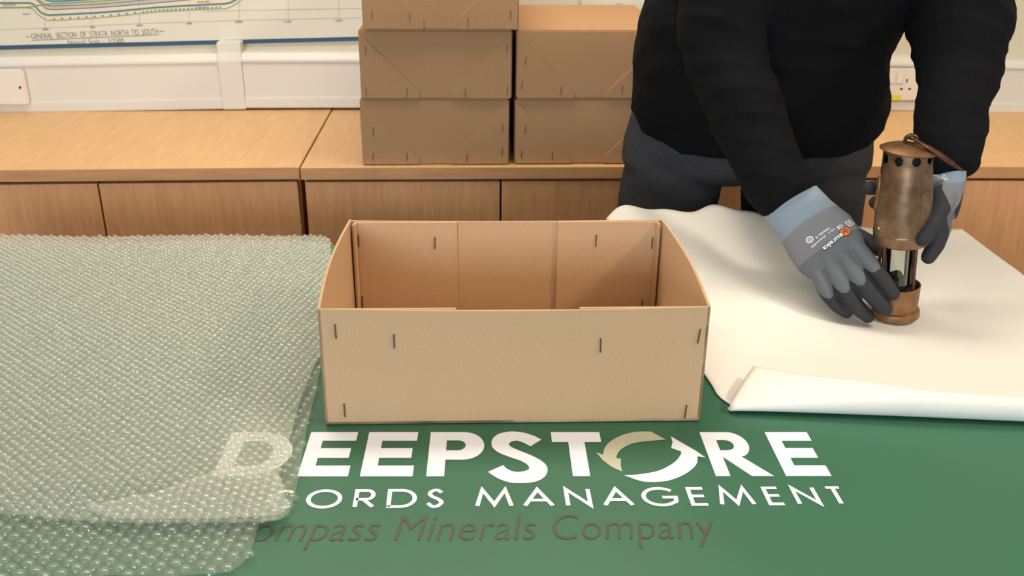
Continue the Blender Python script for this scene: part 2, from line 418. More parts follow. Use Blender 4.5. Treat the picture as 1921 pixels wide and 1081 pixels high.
for b_, x, y, w in (('6000', 81, 57, 11), ('7000', 169, 53, 10), ('8000', 257, 49.5, 11), ('9000', 350, 46, 11), ('10000', 441, 43, 14), ('11000', 533, 42.5, 14), ('12000', 629, 40.5, 14), ('FAULT', 44, 28, 14), ('ROCK SALT', 7, 11.5, 24), ('MAIN BED', 371, 5.5, 24), ('ROCK SALT', 369, 16, 22)):
    chart_text(b_, x, y, w, 3.6)

# second sheet to the right, half hidden by the boxes and the person
q0 = P(1088, 60, y=YP)
ws = thing('wall_poster', (q0.x, YP, q0.z), 'pale wall poster right of the chart, above the right-hand boxes', 'poster')
part('sheet', MB().box(0, .30, -.001, .001, 0, .95), MT['chart'], ws)
pm = MB(); a = P(1155, 8, y=YP)-q0; b = P(1180, 12, y=YP)-q0
pm.box(a.x, a.x+.016, -.0016, -.0009, a.z, a.z+.002); pm.box(b.x-.006, b.x+.008, -.0016, -.0009, b.z, b.z+.002)
part('marks', pm, MT['c_line'], ws)

# ------------------------------------------------------------------ beech cabinets
UWID = .81
def cabinet(x0, label, tilt, dz, UWID=UWID):
    o = thing('storage_cabinet', (x0+T*tilt, YC, -T), label, 'cabinet', 'beech cabinets along the wall', rot=(0, -tilt, 0))
    H = T-.007+dz; D = .50; t = .025
    part('carcass', MB().box(.0075, UWID-.0075, .022, D, .07, H-t), MT['dark'], o)
    part('side_panel', MB().box(.0045, .0225, .0225, D, 0, H-t-.0005), MT['beech_door'], o)
    part('side_panel', MB().box(UWID-.0225, UWID-.0045, .0225, D, 0, H-t-.0005), MT['beech_door'], o)
    part('plinth', MB().box(.021, UWID-.021, .05, .068, 0, .07), MT['beech_edge'], o)
    part('worktop', MB().box(.0012, UWID-.0012, 0, YT-YC+.045, H-t, H), MT['beech_top'], o, bevel=.0012)
    part('edge_band', MB().box(.0014, UWID-.0014, -.0012, 0, H-t+.0008, H-.0008), MT['beech_edge'], o)
    w = UWID/2
    for k in (0, 1):
        a, b = (.0080, w-.002) if k == 0 else (w+.002, UWID-.0080)
        d = part('door', MB().box(a, b, .003, .021, .075, H-t-.0065), MT['beech_door'], o, bevel=.001)
        hx = b-.045 if k == 0 else a+.045
        hz = P(158, 458, y=YC-.02).z+T
        hm = MB().tube([(hx, .004, hz-.004), (hx, -.022, hz-.006), (hx, -.026, hz-.012), (hx, -.026, hz-.11), (hx, -.022, hz-.116), (hx, .004, hz-.118)], .0055, 12)
        part('handle', hm, MT['grey_metal'], d, smooth=True)
    return o
XB = -.383
cabinet(XB, 'beech two-door cabinet carrying the stacked cardboard boxes', 0, 0)
cabinet(XB-UWID-.0005, 'beech two-door cabinet behind the bubble wrap, left of the boxes', .006, -.0035)
cabinet(XB+UWID+.0005, 'beech two-door cabinet behind the person and the miner lamp', -.008, .002, 1.02)
cabinet(XB-2*UWID-.001, 'beech cabinet of which only a corner of the top shows, far left', .006, -.0085)

# ------------------------------------------------------------------ stacked boxes
def staple_mesh():
    return MB().box(-.0007, .0007, -.0010, .0004, -.0080, .0080).box(-.0005, .0005, -.0004, .003, .0070, .0078).box(-.0005, .0005, -.0004, .003, -.0078, -.0070).mesh('staple', MT['staple'])
STM = staple_mesh()
def add_staple(parent, loc, rot=0, face=1):
    s = link('staple', STM, parent, loc); s.rotation_euler = (0, rot, 0 if face > 0 else math.pi); return s
BW, BD, BH = .2985, .40, .1345
def stack_box(x, y, z, label, st_l, st_r, rz=0, kw=.39, kh=.10):
    o = thing('storage_box', (x, y, z), label, 'cardboard box', 'closed kraft boxes stacked on the cabinets', rot=(0, 0, rz))
    part('body', MB().box(-BW/2, BW/2, 0, BD, 0, BH-.0006), MT['kraft_old'], o, bevel=.003)
    fw = BW*kw; fh = BH*kh
    for sgn, st in ((-1, st_l), (1, st_r)):
        ed = sgn*(BW/2-.002)
        poly = [(ed, BH-.006), (sgn*(BW/2-fw), fh), (sgn*(BW/2-fw), .002), (ed, .002)]
        if sgn < 0: poly = poly[::-1]
        f = part('corner_flap', MB().prism(poly, -.0036, .0012, 'y'), MT['kraft_old'], o, bevel=.0006)
        for (u, v, r) in st: add_staple(f, (-BW/2+u*BW, -.0039, v*BH), r)
    return o
zc = -.005
xl = -.1095
stack_box(xl, YC+.02, zc-.0015, 'brown kraft box at the bottom of the left stack, on the cabinet', [(.083, .52, .02), (.075, .13, 0), (.303, .13, 0)], [(.952, .57, 0), (.952, .2, 0), (.71, .11, .03)])
stack_box(xl+.004, YC+.018, zc+BH-.001, 'brown kraft box in the middle of the left stack of three', [(.045, .72, .05), (.035, .12, .03), (.305, .1, .03)], [(.965, .75, .05), (.968, .14, .03), (.69, .09, 0)], -.006)
stack_box(xl+.0155, YC+.004, zc+2*BH+.0005, 'brown kraft box on top of the left stack, cut off by the picture edge', [(.062, .21, .05), (.30, .185, .02)], [(.945, .22, 0), (.67, .11, .06)], .004, kh=.15)
stack_box(.2, YC+.022, zc-.0015, 'brown kraft box at the bottom of the right stack, beside the person', [(.07, .55, .05), (.047, .17, .05), (.26, .13, .03)], [(.74, .2, .05), (.95, .5, 0), (.95, .2, 0)])
stack_box(.2015, YC+.020, zc+BH-.001, 'brown kraft box on top of the right stack, its lid showing', [(.058, .56, .18), (.037, .21, .05), (.30, .13, .03)], [(.71, .14, .05), (.95, .5, 0), (.95, .2, 0)], .006)

# ------------------------------------------------------------------ table and green banner cloth
TX0, TX1, TY0, TY1 = -1.02, .762, -.37, .552
TYAW = .018
tb = thing('folding_table', (0, .1, -T), 'long table hidden under the green printed cloth', 'table', rot=(0, 0, TYAW))
part('table_top', MB().box(TX0, TX1, TY0-.1, TY1-.1, T-.03, T-.0025), MT['beech_door'], tb, bevel=.004)
for lx in (TX0+.08, TX1-.08):
    for ly in (TY0-.1+.07, TY1-.1-.07):
        part('leg', MB().tube([(lx, ly, .016), (lx, ly, T-.03)], .016, 16), MT['grey_metal'], tb, smooth=True)
cl = thing('printed_tablecloth', (0, .1, 0), 'green banner cloth printed with white lettering, covering the table', 'tablecloth', rot=(0, 0, TYAW))
cm = MB(); rr = .007
def edgeprof(a, b):
    """hem path across the table: hang, rounded edge, flat, rounded edge, hang"""
    o = [(a-rr-.004, -.26), (a-rr-.002, -.12), (a-rr, -.02)]
    o += [(a-rr*math.cos(t), -rr+rr*math.sin(t)) for t in (0, .4, .8, 1.2, 1.57)]
    n = 24; o += [(a+(b-a)*i/n, 0) for i in range(1, n)]
    o += [(b+rr*math.sin(t), -rr+rr*math.cos(t)) for t in (0, .4, .8, 1.2, 1.57)]
    return o+[(b+rr, -.02), (b+rr+.002, -.12), (b+rr+.004, -.26)]
ex = edgeprof(TX0, TX1); ey = edgeprof(TY0-.1, TY1-.1)
nx, ny = len(ex), len(ey)
cv = [(x[0], y[0], min(x[1], y[1])-.0002) for y in ey for x in ex]
cm.add(cv, [(j*nx+i, j*nx+i+1, (j+1)*nx+i+1, (j+1)*nx+i) for j in range(ny-1) for i in range(nx-1)])
part('cloth', cm, MT['green'], cl, smooth=True)

# ---- lettering printed on the cloth
def place_letter(mb, vs, fs, x0, x1, yb0, slope, h, lean=0):
    """letter drawn in a unit box mapped to world x0..x1 above the sloping baseline"""
    out = []
    for v in vs:
        x = x0+(x1-x0)*v[0]+lean*v[1]; out.append((x, yb0+slope*(x+.2)+h*v[1], .0003))
    mb.add(out, fs)
def L_E(w=.30, bar=.23): return [[(0, 0), (1, 0), (1, bar), (w, bar), (w, .40), (.93, .40), (.93, .62), (w, .62), (w, 1-bar*.9), (1, 1-bar*.9), (1, 1), (0, 1)]]
def L_D(): return [[(0, 0), (.42, 0)]+arc(.46, .5, .54, .5, -88, 88)+[(.42, 1), (0, 1)], [(.24, .22), (.42, .22)]+arc(.44, .5, .29, .28, -85, 85)+[(.42, .78), (.24, .78)]]
def L_P(): return [[(0, 0), (.31, 0), (.31, .36), (.58, .36)]+arc(.62, .68, .38, .32, -88, 88)+[(.58, 1), (0, 1)], [(.31, .57), (.50, .57)]+arc(.52, .685, .14, .115, -85, 85)+[(.50, .80), (.31, .80)]]
def L_T(): return [[(.33, 0), (.66, 0), (.66, .76), (1, .76), (1, 1), (0, 1), (0, .76), (.33, .76)]]
def L_R(): return [[(0, 0), (.25, 0), (.25, .42), (.62, 0), (1.0, 0), (.58, .43)]+arc(.48, .70, .32, .30, -60, 88)+[(.44, 1), (0, 1)], [(.25, .57), (.38, .57)]+arc(.40, .69, .13, .115, -85, 85)+[(.38, .805), (.25, .805)]]
def bx_(px, py): return P(px, py, z=.001).x
YB, SL, HT = -.0935, -.031, .0815
hd = MB(); hd2 = MB(); hd3 = MB()
big = [('D', L_D(), bx_(396, 896), bx_(545, 851)), ('E', L_E(), bx_(555.6, 899), bx_(655, 880)), ('E', L_E(), bx_(673.7, 900), bx_(775, 880)),
       ('P', L_P(), bx_(799, 900), bx_(906, 838)), ('T', L_T(), bx_(1030, 811), bx_(1121, 811)), ('R', L_R(), bx_(1346, 899), bx_(1455, 897)), ('E', L_E(), bx_(1477, 896), bx_(1562, 895))]
for n_, lp, a, b in big:
    vs, fs = fill2d(lp); place_letter((hd3 if n_ == 'E' else hd2) if a > .15 else hd, vs, fs, a, b, YB, SL, HT, lean=.002)
def z1(l): return [(860+x/4.8025, 800+y/4.8025) for x, y in l]
def z2(l): return [(1220+x/4.8025, 790+y/4.8025) for x, y in l]
def ground_poly(pxs): return [(P(x, y, z=.0003).x, P(x, y, z=.0003).y) for x, y in pxs]
sS = z1([(748, 120), (650, 180)]+smoothpl([(590, 150), (530, 130), (480, 138), (455, 160), (475, 185), (540, 215), (640, 255), (730, 300), (790, 350), (802, 400), (780, 450), (720, 490), (640, 508), (550, 512), (460, 505), (370, 475), (300, 435), (268, 410)], 4)
        + smoothpl([(403, 350), (440, 385), (500, 408), (560, 410), (620, 395), (638, 375), (620, 345), (560, 310), (470, 280), (370, 240), (315, 200), (297, 160), (310, 110), (360, 70), (430, 52), (500, 47), (600, 60), (690, 90)], 4))
vs, fs = fill2d([ground_poly(sS)]); hd.add([(v[0], v[1], .0003) for v in vs], fs)
part('headline_lettering', hd, MT['print_white'], cl, fix=False)
part('headline_lettering', hd2, MT['print_white'], cl, fix=False)
part('headline_lettering', hd3, MT['print_white'], cl, fix=False)
# round double-arrow mark between T and R
em1 = z1([(1870, 120)]+smoothpl([(1735, 48), (1640, 47), (1540, 60), (1450, 90), (1370, 135), (1320, 190), (1303, 255)], 4)+[(1240, 235)]+smoothpl([(1300, 305), (1380, 365), (1475, 408)], 4)+[(1462, 350), (1465, 293)]+smoothpl([(1420, 285), (1440, 235), (1490, 190), (1570, 155), (1680, 135)], 4))
em2 = z2([(185, 138), (300, 205), (420, 275), (497, 330)]+smoothpl([(425, 318), (420, 380), (380, 430), (310, 480), (220, 520), (120, 545), (0, 550), (-90, 540), (-240, 488)], 4)+smoothpl([(-130, 485), (20, 462), (120, 430), (220, 370), (270, 310), (278, 275)], 4)+[(188, 243), (200, 190)])
m1 = MB(); vs, fs = fill2d([ground_poly(em1)]); m1.add([(v[0], v[1], .0003) for v in vs], fs); part('arrow_emblem', m1, MT['print_beige'], cl, fix=False)['label'] = 'beige curved arrow'
m2 = MB(); vs, fs = fill2d([ground_poly(em2)]); m2.add([(v[0], v[1], .0003) for v in vs], fs); part('arrow_emblem', m2, MT['print_white'], cl, fix=False)['label'] = 'white curved arrow'
# second line, thin capitals as strokes in unit boxes
TH = {'R': [[(0, 0), (0, 1), (.55, 1)]+arc(.6, .73, .36, .27, 85, -85)+[(.5, .46), (0, .46)], [(.42, .46), (1, 0)]],
      'E': [[(1, 0), (0, 0), (0, 1), (1, 1)], [(0, .52), (.93, .52)]],
      'C': [arc(.52, .5, .52, .52, 48, 312)], 'O': [arc(.5, .5, .5, .51, 0, 352)+[(1, .5)]],
      'D': [[(0, 0), (0, 1), (.4, 1)]+arc(.45, .5, .55, .5, 88, -88)+[(.4, 0), (0, 0), (0, .05)]],
      'S': [smoothpl([(.92, .84), (.62, 1), (.28, .93), (.16, .74), (.38, .57), (.68, .45), (.92, .25), (.70, .03), (.36, -.01), (.05, .2)], 6)],
      'M': [[(0, 0), (.16, 1), (.5, .08), (.84, 1), (1, 0)]], 'A': [[(0, 0), (.5, 1), (1, 0)], [(.2, .33), (.8, .33)]],
      'N': [[(0, 0), (0, 1), (1, 0), (1, 1)]], 'G': [arc(.52, .5, .52, .52, 42, 300)+[(.98, .2), (1, .46), (.58, .46)]], 'T': [[(0, 1), (1, 1)], [(.5, 1), (.5, 0)]]}
sub = [('C', 508, 556, 932), ('O', 576, 642, 931), ('R', 662, 702, 949), ('D', 726, 781, 940), ('S', 798, 834, 935), ('M', 892, 963.5, 952), ('A', 982, 1041, 950), ('N', 1063, 1112, 949), ('A', 1133, 1191.5, 949),
       ('G', 1204.6, 1271, 932), ('E', 1298, 1333, 947), ('M', 1351.6, 1419, 945), ('E', 1442, 1474.5, 943), ('N', 1496, 1541, 941), ('T', 1542, 1574, 909)]
words = [MB(), MB()]
for i_, (c_, a, b, yy) in enumerate(sub):
    x0, x1 = bx_(a, yy), bx_(b, yy); h = .0258
    x0 += .0017; x1 -= .0017
    for k_, l in enumerate(TH[c_]):
        vs, fs = stroke([(p[0]*(x1-x0), p[1]*h) for p in l], .0041)
        words[i_ > 4].add([(x0+v[0], -.1435-.0285*(x0+v[0]+.2)*.75+v[1], .0003+.00006*k_) for v in vs], fs)
for w_ in words: part('subtitle_lettering', w_, MT['print_white'], cl, fix=False)
vs, fs = text_mesh('Minerals Company', 1, shear=.22)
x0 = min(v[0] for v in vs); x1 = max(v[0] for v in vs)
fx = (bx_(1343, 995)-bx_(738, 990))/(x1-x0)
vs, fs = text_mesh('Compass Minerals Company', 1, shear=.22, offset=-.012)
xe = max(v[0] for v in vs); fy = .0385/.72
ends = bx_(1343, 995)
tg = MB(); tg.add([(ends+(v[0]-xe)*fx, -.193-.030*((ends+(v[0]-xe)*fx)+.2)*.8+v[1]*fy, .0003) for v in vs], fs)
part('tagline_lettering', tg, MT['print_brown'], cl, fix=False)
for c_ in cl.children:
    if c_.name.split('.')[0] != 'cloth':            # written in the table frame: bring them into the cloth's own frame
        Mi = Matrix.Translation((0, .1, 0)) @ Matrix.Rotation(TYAW, 4, 'Z')
        c_.data.transform(Mi.inverted())

# ------------------------------------------------------------------ open kraft tray
D0, H0 = .2743, .134
bo = thing('open_box', (0, 0, .0012), 'open empty brown cardboard tray standing in the middle of the table', 'cardboard box', rot=(0, 0, -.0098))
t = .0028
def wallstrip(path, z0, z1, thick, inward=1, sag=0, bulge=None, nz=6):
    """board standing on a plan path; offset to the left by thick"""
    pts = [Vector((p[0], p[1])) for p in path]; n = len(pts); off = []
    for i in range(n):
        a = pts[max(i-1, 0)]; b = pts[min(i+1, n-1)]; d = (b-a).normalized(); off.append(pts[i]+Vector((-d.y, d.x))*thick*inward)
    rows = []
    for k in range(nz+1):
        f = k/nz; r = []
        for pp in (pts, off):
            rr_ = []
            for i, p in enumerate(pp):
                s_ = i/(n-1); zt = z1-sag*math.sin(math.pi*s_); x, y = p.x, p.y
                if bulge: bxx, byy = bulge; x += bxx*math.sin(math.pi*s_)*f; y += byy*math.sin(math.pi*s_)*f
                rr_.append((x, y, z0+(zt-z0)*f))
            r += rr_ if pp is pts else rr_[::-1]
        rows.append(r)
    return MB().loft(rows)
def seg(a, b, n=14): return [(a[0]+(b[0]-a[0])*i/n, a[1]+(b[1]-a[1])*i/n) for i in range(n+1)]
body = MB()
for w_ in (wallstrip(seg((-.2, 0), (.2, 0)), 0, H0, t, 1, sag=.003), wallstrip(seg((.2, 0), (.2, D0)), 0, H0+.001, t, 1, bulge=(.006, 0)),
           wallstrip(seg((.2, D0), (-.2, D0)), 0, H0, t, 1, sag=.0015), wallstrip(seg((-.2, D0), (-.2, 0)), 0, H0+.001, t, 1, bulge=(-.006, 0))):
    body.add(w_.v, w_.f)
body.box(-.2, .2, 0, D0, 0, t)
bpart = part('body', body, MT['kraft'], bo)
def ux(px, py, y):
    p = P(px, py, y=y); return p.x
flb = ux(855, 500, D0); frb = ux(1040, 500, D0); flf = ux(855, 581, 0); frf = ux(1088, 581, 0)
for path, inw in ((seg((-.198+t, D0-.014), (-.2+t+.005, D0-t-.0004), 3)+seg((-.2+t+.009, D0-t-.0004), (flb, D0-t-.0004), 8), -1),
                  (seg((.198-t, D0-.014), (.2-t-.005, D0-t-.0004), 3)+seg((.2-t-.009, D0-t-.0004), (frb, D0-t-.0004), 8), 1),
                  (seg((-.2+t+.004, t+.0004), (flf, t+.0004), 8), 1),
                  (seg((.2-t-.004, t+.0004), (frf, t+.0004), 8), -1)):
    part('inner_flap', wallstrip(path, t, H0-(.0012 if path[0][1] > .1 else .0016), t, inw), MT['kraft'], bo)
for px, py in ((629, 625), (739, 643), (1126, 649), (1310, 631), (646, 773), (1285, 772)):
    p = P(px, py, y=0.0); add_staple(bpart, (p.x, -.0006, p.z), {1310: .09, 1285: .06, 739: 0}.get(px, -.02))
for px, py in ((669, 455), (812, 458), (1114, 453), (1219, 457), (676, 570), (1200, 574)):
    yy = D0-2*t-.001; p = P(px, py, y=yy); add_staple(bpart, (p.x, yy, p.z), .02)

# ------------------------------------------------------------------ bubble wrap
def in_poly(poly):
    pl_ = np.array(poly)
    def f(x, y):
        c = False; j = len(pl_)-1
        for i in range(len(pl_)):
            if (pl_[i][1] > y) != (pl_[j][1] > y) and x < (pl_[j][0]-pl_[i][0])*(y-pl_[i][1])/(pl_[j][1]-pl_[i][1])+pl_[i][0]: c = not c
            j = i
        return c
    return f
def wrap_sheet(poly, zf, pitch, rad, hgt, rot):
    """film cut to an outline with a hexagonal field of domes standing on it"""
    m = MB(); ins = in_poly(poly)
    xs = [p[0] for p in poly]; ys = [p[1] for p in poly]
    # base film: grid clipped to the outline
    st = .008; gx = np.arange(min(xs)-st, max(xs)+2*st, st); gy = np.arange(min(ys)-st, max(ys)+2*st, st)
    idx = {}; V_ = []; F_ = []
    def vid(i, j):
        if (i, j) not in idx:
            idx[(i, j)] = len(V_); V_.append((gx[i], gy[j], zf(gx[i], gy[j])))
        return idx[(i, j)]
    for i in range(len(gx)-1):
        for j in range(len(gy)-1):
            if ins(gx[i]+st/2, gy[j]+st/2): F_.append((vid(i, j), vid(i+1, j), vid(i+1, j+1), vid(i, j+1)))
    cnt = {}
    for q in F_:
        for a_, b_ in zip(q, q[1:]+q[:1]): cnt[tuple(sorted((a_, b_)))] = cnt.get(tuple(sorted((a_, b_))), 0)+1
    rim = {v for e, n_ in cnt.items() if n_ == 1 for v in e}
    pa = np.array(poly); pb = np.roll(pa, -1, axis=0)
    for v in rim:
        p = np.array(V_[v][:2]); d = pb-pa; t_ = np.clip(((p-pa)*d).sum(1)/(d*d).sum(1), 0, 1); q = pa+d*t_[:, None]; k_ = np.argmin(((q-p)**2).sum(1)); q = q[k_]
        V_[v] = (q[0], q[1], zf(q[0], q[1]))
    m.add(V_, F_)
    c, s = math.cos(rot), math.sin(rot); R_ = 1.6; n = 0
    rg = [(1.0, 0.0), (.93, .42), (.70, .78), (.36, .96)]
    k = 9
    rows = int(R_/(pitch*.866)); cols = int(R_/pitch)
    V2 = []; F2 = []
    for a in range(-rows, rows):
        for b in range(-cols, cols):
            u = (b+(.5 if a % 2 else 0))*pitch; w = a*pitch*.866
            x = u*c-w*s-.5; y = u*s+w*c+.15
            if not (min(xs) < x < max(xs) and min(ys) < y < max(ys)) or not ins(x, y): continue
            z = zf(x, y); dzx = (zf(x+.004, y)-z)/.004; dzy = (zf(x, y+.004)-z)/.004
            h = hgt*random.uniform(.65, 1.05); ox, oy = random.uniform(-.25, .25)*rad, random.uniform(-.25, .25)*rad
            b0 = len(V2)
            for (rr_, hh) in rg:
                for q in range(k):
                    an = 2*math.pi*q/k; dx = rad*rr_*math.cos(an)+ox*hh; dy = rad*rr_*math.sin(an)+oy*hh
                    V2.append((x+dx, y+dy, z+dzx*dx+dzy*dy+h*hh))
            V2.append((x+ox, y+oy, z+h))
            for r_ in range(len(rg)-1):
                for q in range(k): F2.append((b0+r_*k+q, b0+r_*k+(q+1) % k, b0+(r_+1)*k+(q+1) % k, b0+(r_+1)*k+q))
            for q in range(k): F2.append((b0+(len(rg)-1)*k+q, b0+(len(rg)-1)*k+(q+1) % k, b0+len(rg)*k))
    m.add(V2, F2)
    return m
def G(px, py): p = P(px, py, z=.012); return (p.x, p.y)
def G0(px, py): p = P(px, py, z=.003); return (p.x, p.y)
edge_b = [(-1.0, .548), (-.8, .556), (-.6, .548), (-.45, .556), (-.3, .548)]
low_poly = edge_b+[(-.262, .54), (-.247, .42), (-.232, .25)]+[G0(*p) for p in ((602, 689), (590, 745), (578, 791), (557, 912), (545, 962), (525, 975), (487, 981), (478, 1015), (467, 1045), (452, 1062), (430, 1076), (320, 1083), (205, 1080), (100, 1090), (-30, 1093))]+[(-1.0, -.245)]
top_poly = edge_b+[(-.262, .54), (-.245, .42), (-.237, .30)]+[G(*p) for p in ((603, 659), (585, 695), (569, 731), (556, 775), (545, 815), (527, 872), (525, 885), (531, 940), (533, 972), (500, 976), (380, 978), (229, 978), (120, 972), (0, 963))]+[(-1.0, -.13)]
def zwave(x, y):
    return .5*noise.noise(Vector((x*3.1, y*7, 1)))+.35*noise.noise(Vector((x*7+y*5, y*4, 5)))
def z_low(x, y): return .0022+.0018*(1+zwave(x, y))+.012*max(0, (y-.50)/.06)*.3
def z_top(x, y):
    e = min(1, max(0, (-.235-x)/.04))*min(1, max(0, (y+.17)/.05))
    return .0105+e*.0065*(1+zwave(x, y+3))
bw_ = thing('bubble_wrap', (-.5, .15, 0), 'folded sheet of clear bubble wrap lying left of the open box', 'bubble wrap')
part('bottom_layer', wrap_sheet(low_poly, z_low, .0128, .0057, .0046, .35), MT['wrap_low'], bw_, smooth=True, at=(-.5, .15, 0), fix=False)
part('top_layer', wrap_sheet(top_poly, z_top, .0094, .0042, .0035, .30), MT['wrap_top'], bw_, smooth=True, at=(-.5, .15, 0), fix=False)

fold_poly = [G(*p) for p in ((150, 962), (300, 935), (400, 903), (470, 884), (515, 882), (532, 915), (541, 962), (522, 974), (380, 980), (229, 980))]
part('folded_edge', wrap_sheet(fold_poly, lambda x, y: z_top(x, y)+.0055, .0094, .0042, .0033, .5), MT['wrap_top'], bw_, smooth=True, at=(-.5, .15, 0), fix=False)

# ------------------------------------------------------------------ white paper sheet
pp = thing('paper_sheet', (.45, .3, 0), 'large white wrapping paper sheet with a turned-up front edge, under the lamp', 'paper')
FL, FR = P(1352, 778, z=0), P(1921, 803, z=0)
slope_f = (FR.y-FL.y)/(FR.x-FL.x)
def front_y(x): return FL.y+slope_f*(x-FL.x)
XR = .775+.002
def left_x(y): return .2315 - .0 if y < .07 else .2315-(y-.07)*.105
def zpap(x, y):
    z = .0016
    # back edge lifts in a broad curl, highest left of the person's arm
    b = max(0, (y-.36)/.22)
    h = .032*math.exp(-((x-.335)/.125)**2)+(.019)*math.exp(-((x-.205)/.05)**2)+.004
    z += h*b**1.8
    z += .0028*max(0, noise.noise(Vector((x*6, y*5, 2))))*min(1, abs(x-.52)/.12)
    # a soft ridge running from the back curl towards the lamp
    if y > .12: z += .006*math.exp(-(((x-.345)-(.34-y)*.5)/.035)**2)*min(1, (y-.12)/.15)*(1-min(1, max(0, (.30-y)/.2)))
    return z
rows = []; NX = 90
NY = 70
fold_r = .017
for j in range(NY+1):
    f = j/NY; row = []
    for i in range(NX+1):
        s_ = i/NX
        y0 = front_y(FL.x+(XR-FL.x)*s_)+fold_r*.9; y1 = .585+.010*math.sin(s_*19)+.006*math.sin(s_*47)+.02*math.exp(-((s_-.3)/.15)**2)
        y = y0+(y1-y0)*f; xl_ = left_x(y)
        if f < .06: xl_ += .012*((.06-f)/.06)**2
        x = xl_+(XR-.004*f-xl_)*s_
        row.append((x, y, zpap(x, y)))
    rows.append(row)
NYF = NY+1
# the turned-up front: a soft roll and a flap lying back over the sheet
roll = []
AM = math.radians(148)
def rbase(s_): x = FL.x+.010+(XR-FL.x-.010)*s_; return x, front_y(x)+fold_r*.9
def rr_s(s_): return fold_r*(.28+.62*min(1, s_/.35)**.7) if s_ < .35 else fold_r*.9
for k, a in enumerate(np.linspace(.2, AM, 12)):
    row = []
    for i in range(NX+1):
        s_ = i/NX; x, yb = rbase(s_); r_ = rr_s(s_)
        row.append((x, yb-math.sin(a)*fold_r*.9+(0 if a < 1.57 else 0), .0016+r_*(1-math.cos(a))))
    roll.append(row)
flap = []
xt = P(1425, 690, z=.03).x-FL.x-.010
def flap_pt(s_, f, ln):
    x, yb = rbase(s_); r_ = rr_s(s_); g = f*ln
    return (x+f*xt*(1-s_)**2, yb-math.sin(AM)*fold_r*.9+g*.95, .0016+r_*(1-math.cos(AM))+g*.42*(.35+.65*min(1, s_/.3))+.0022*math.sin(f*3.14)*(1-s_))
def photo_y(p):
    d = Vector(p)-CAM; return 540.5-FPX*d.dot(UP)/d.dot(FW), 960.5+FPX*d.dot(RT)/d.dot(FW)
lens_ = []
for i in range(NX+1):
    s_ = i/NX; lo, hi = .002, .12
    for _ in range(30):
        md_ = (lo+hi)/2; py_, px_ = photo_y(flap_pt(s_, 1, md_))
        if py_ > 690+(px_-1425)*65/496+1.5*math.sin(px_*.03): lo = md_
        else: hi = md_
    lens_.append((lo+hi)/2)
for k in range(1, 13):
    flap.append([flap_pt(i/NX, k/12, lens_[i]) for i in range(NX+1)])
allr = rows[::-1]+roll+flap
pm = MB().loft(allr, cap=False, closed=False)
me_p = part('sheet', pm, MT['paper'], pp, smooth=True, at=(.45, .3, 0), fix=False)
md = me_p.modifiers.new('thick', 'SOLIDIFY'); md.thickness = .0004; md.offset = 0

# ------------------------------------------------------------------ brass miner's lamp
base = P(1678, 597, z=0); ltilt = math.atan2(-.021, .227)
la = thing('miners_lamp', (base.x, base.y, .0048), 'old brass miner safety lamp held in both gloved hands on the white paper', 'lamp', rot=(0, ltilt, 0))
part('base_ring', MB().lathe([(.0288, 0), (.0302, .0015), (.0304, .0065), (.0296, .010), (.0272, .0115), (.02, .0115)], 64), MT['brass_warm'], la, smooth=True)
part('fuel_vessel', MB().lathe([(.024, .0112), (.0262, .0113), (.0272, .020), (.0282, .036), (.0287, .0445), (.0287, .0455), (.0276, .0455), (.0272, .037), (.0268, .0345), (.012, .0345)], 64), MT['brass_warm'], la, smooth=True)
bn = MB().lathe([(.015, .0340), (.0150, .040), (.011, .043), (.0085, .052), (.006, .0545), (.005, .060)], 28)
bn.sphere((-.006, -.008, .051), .0072); bn.sphere((.0065, -.005, .052), .0068); bn.sphere((.001, .006, .055), .007); bn.sphere((-.0065, .004, .057), .005)
part('burner', bn, MT['soot'], la, smooth=True)
part('glass', MB().lathe([(.0195, .046), (.0195, .106), (.0182, .106), (.0182, .046)], 48, cap=False), MT['glass'], la, smooth=True)
for a in (296.6, 193, 153, 100, 45):
    a = math.radians(a)
    part('post', MB().tube([(.0243*math.cos(a), .0243*math.sin(a), .034), (.0243*math.cos(a), .0243*math.sin(a), .107)], .0021, 12, ends=False), MT['brass_dark'], la, smooth=True)
part('middle_ring', MB().lathe([(.018, .1055), (.0325, .105), (.0342, .1065), (.0346, .1075), (.0346, .117), (.0352, .1185), (.0352, .1205), (.0342, .122), (.02, .122)], 64), MT['brass'], la, smooth=True)
# bonnet: sheet shell with a row of round holes near the top
NB = 160; zs = [.1215, .124, .130, .140, .150, .160, .170, .180, .190, .1945]+[.1945+.0006*i for i in range(1, 30)]+[.2128, .214]
def rb(z): return float(np.interp(z, [.12, .15, .165, .20, .214], [.0345, .0342, .0332, .0297, .0291]))
shell = MB(); vs = []; fs = []
for z in zs:
    for i in range(NB): a = 2*math.pi*i/NB; vs.append((rb(z)*math.cos(a), rb(z)*math.sin(a), z))
for k in range(len(zs)-1):
    for i in range(NB):
        zc_ = (zs[k]+zs[k+1])/2; am = 2*math.pi*(i+.5)/NB; ok = True
        for h in range(9):
            da = (am-math.radians(186.6+40*h)+math.pi) % (2*math.pi)-math.pi
            if (da*.0297)**2+(zc_-.2063)**2 < .0052**2: ok = False
        if ok: fs.append((k*NB+i, k*NB+(i+1) % NB, (k+1)*NB+(i+1) % NB, (k+1)*NB+i))
shell.add(vs, fs)
so_ = part('bonnet', shell, MT['brass'], la, smooth=True, fix=False)
part('gauze', MB().lathe([(.022, .1222), (.022, .2138)], 32), MT['black'], la)
part('rivet', MB().sphere((.0343*math.cos(math.radians(193)), .0343*math.sin(math.radians(193)), .128), .0017), MT['rivet'], la, smooth=True)
part('seam', MB().tube([(rb(z)*math.cos(math.radians(281)), rb(z)*math.sin(math.radians(281)), z) for z in (.130, .15, .17, .185, .194)], .0005, 6), MT['brass'], la, smooth=True)
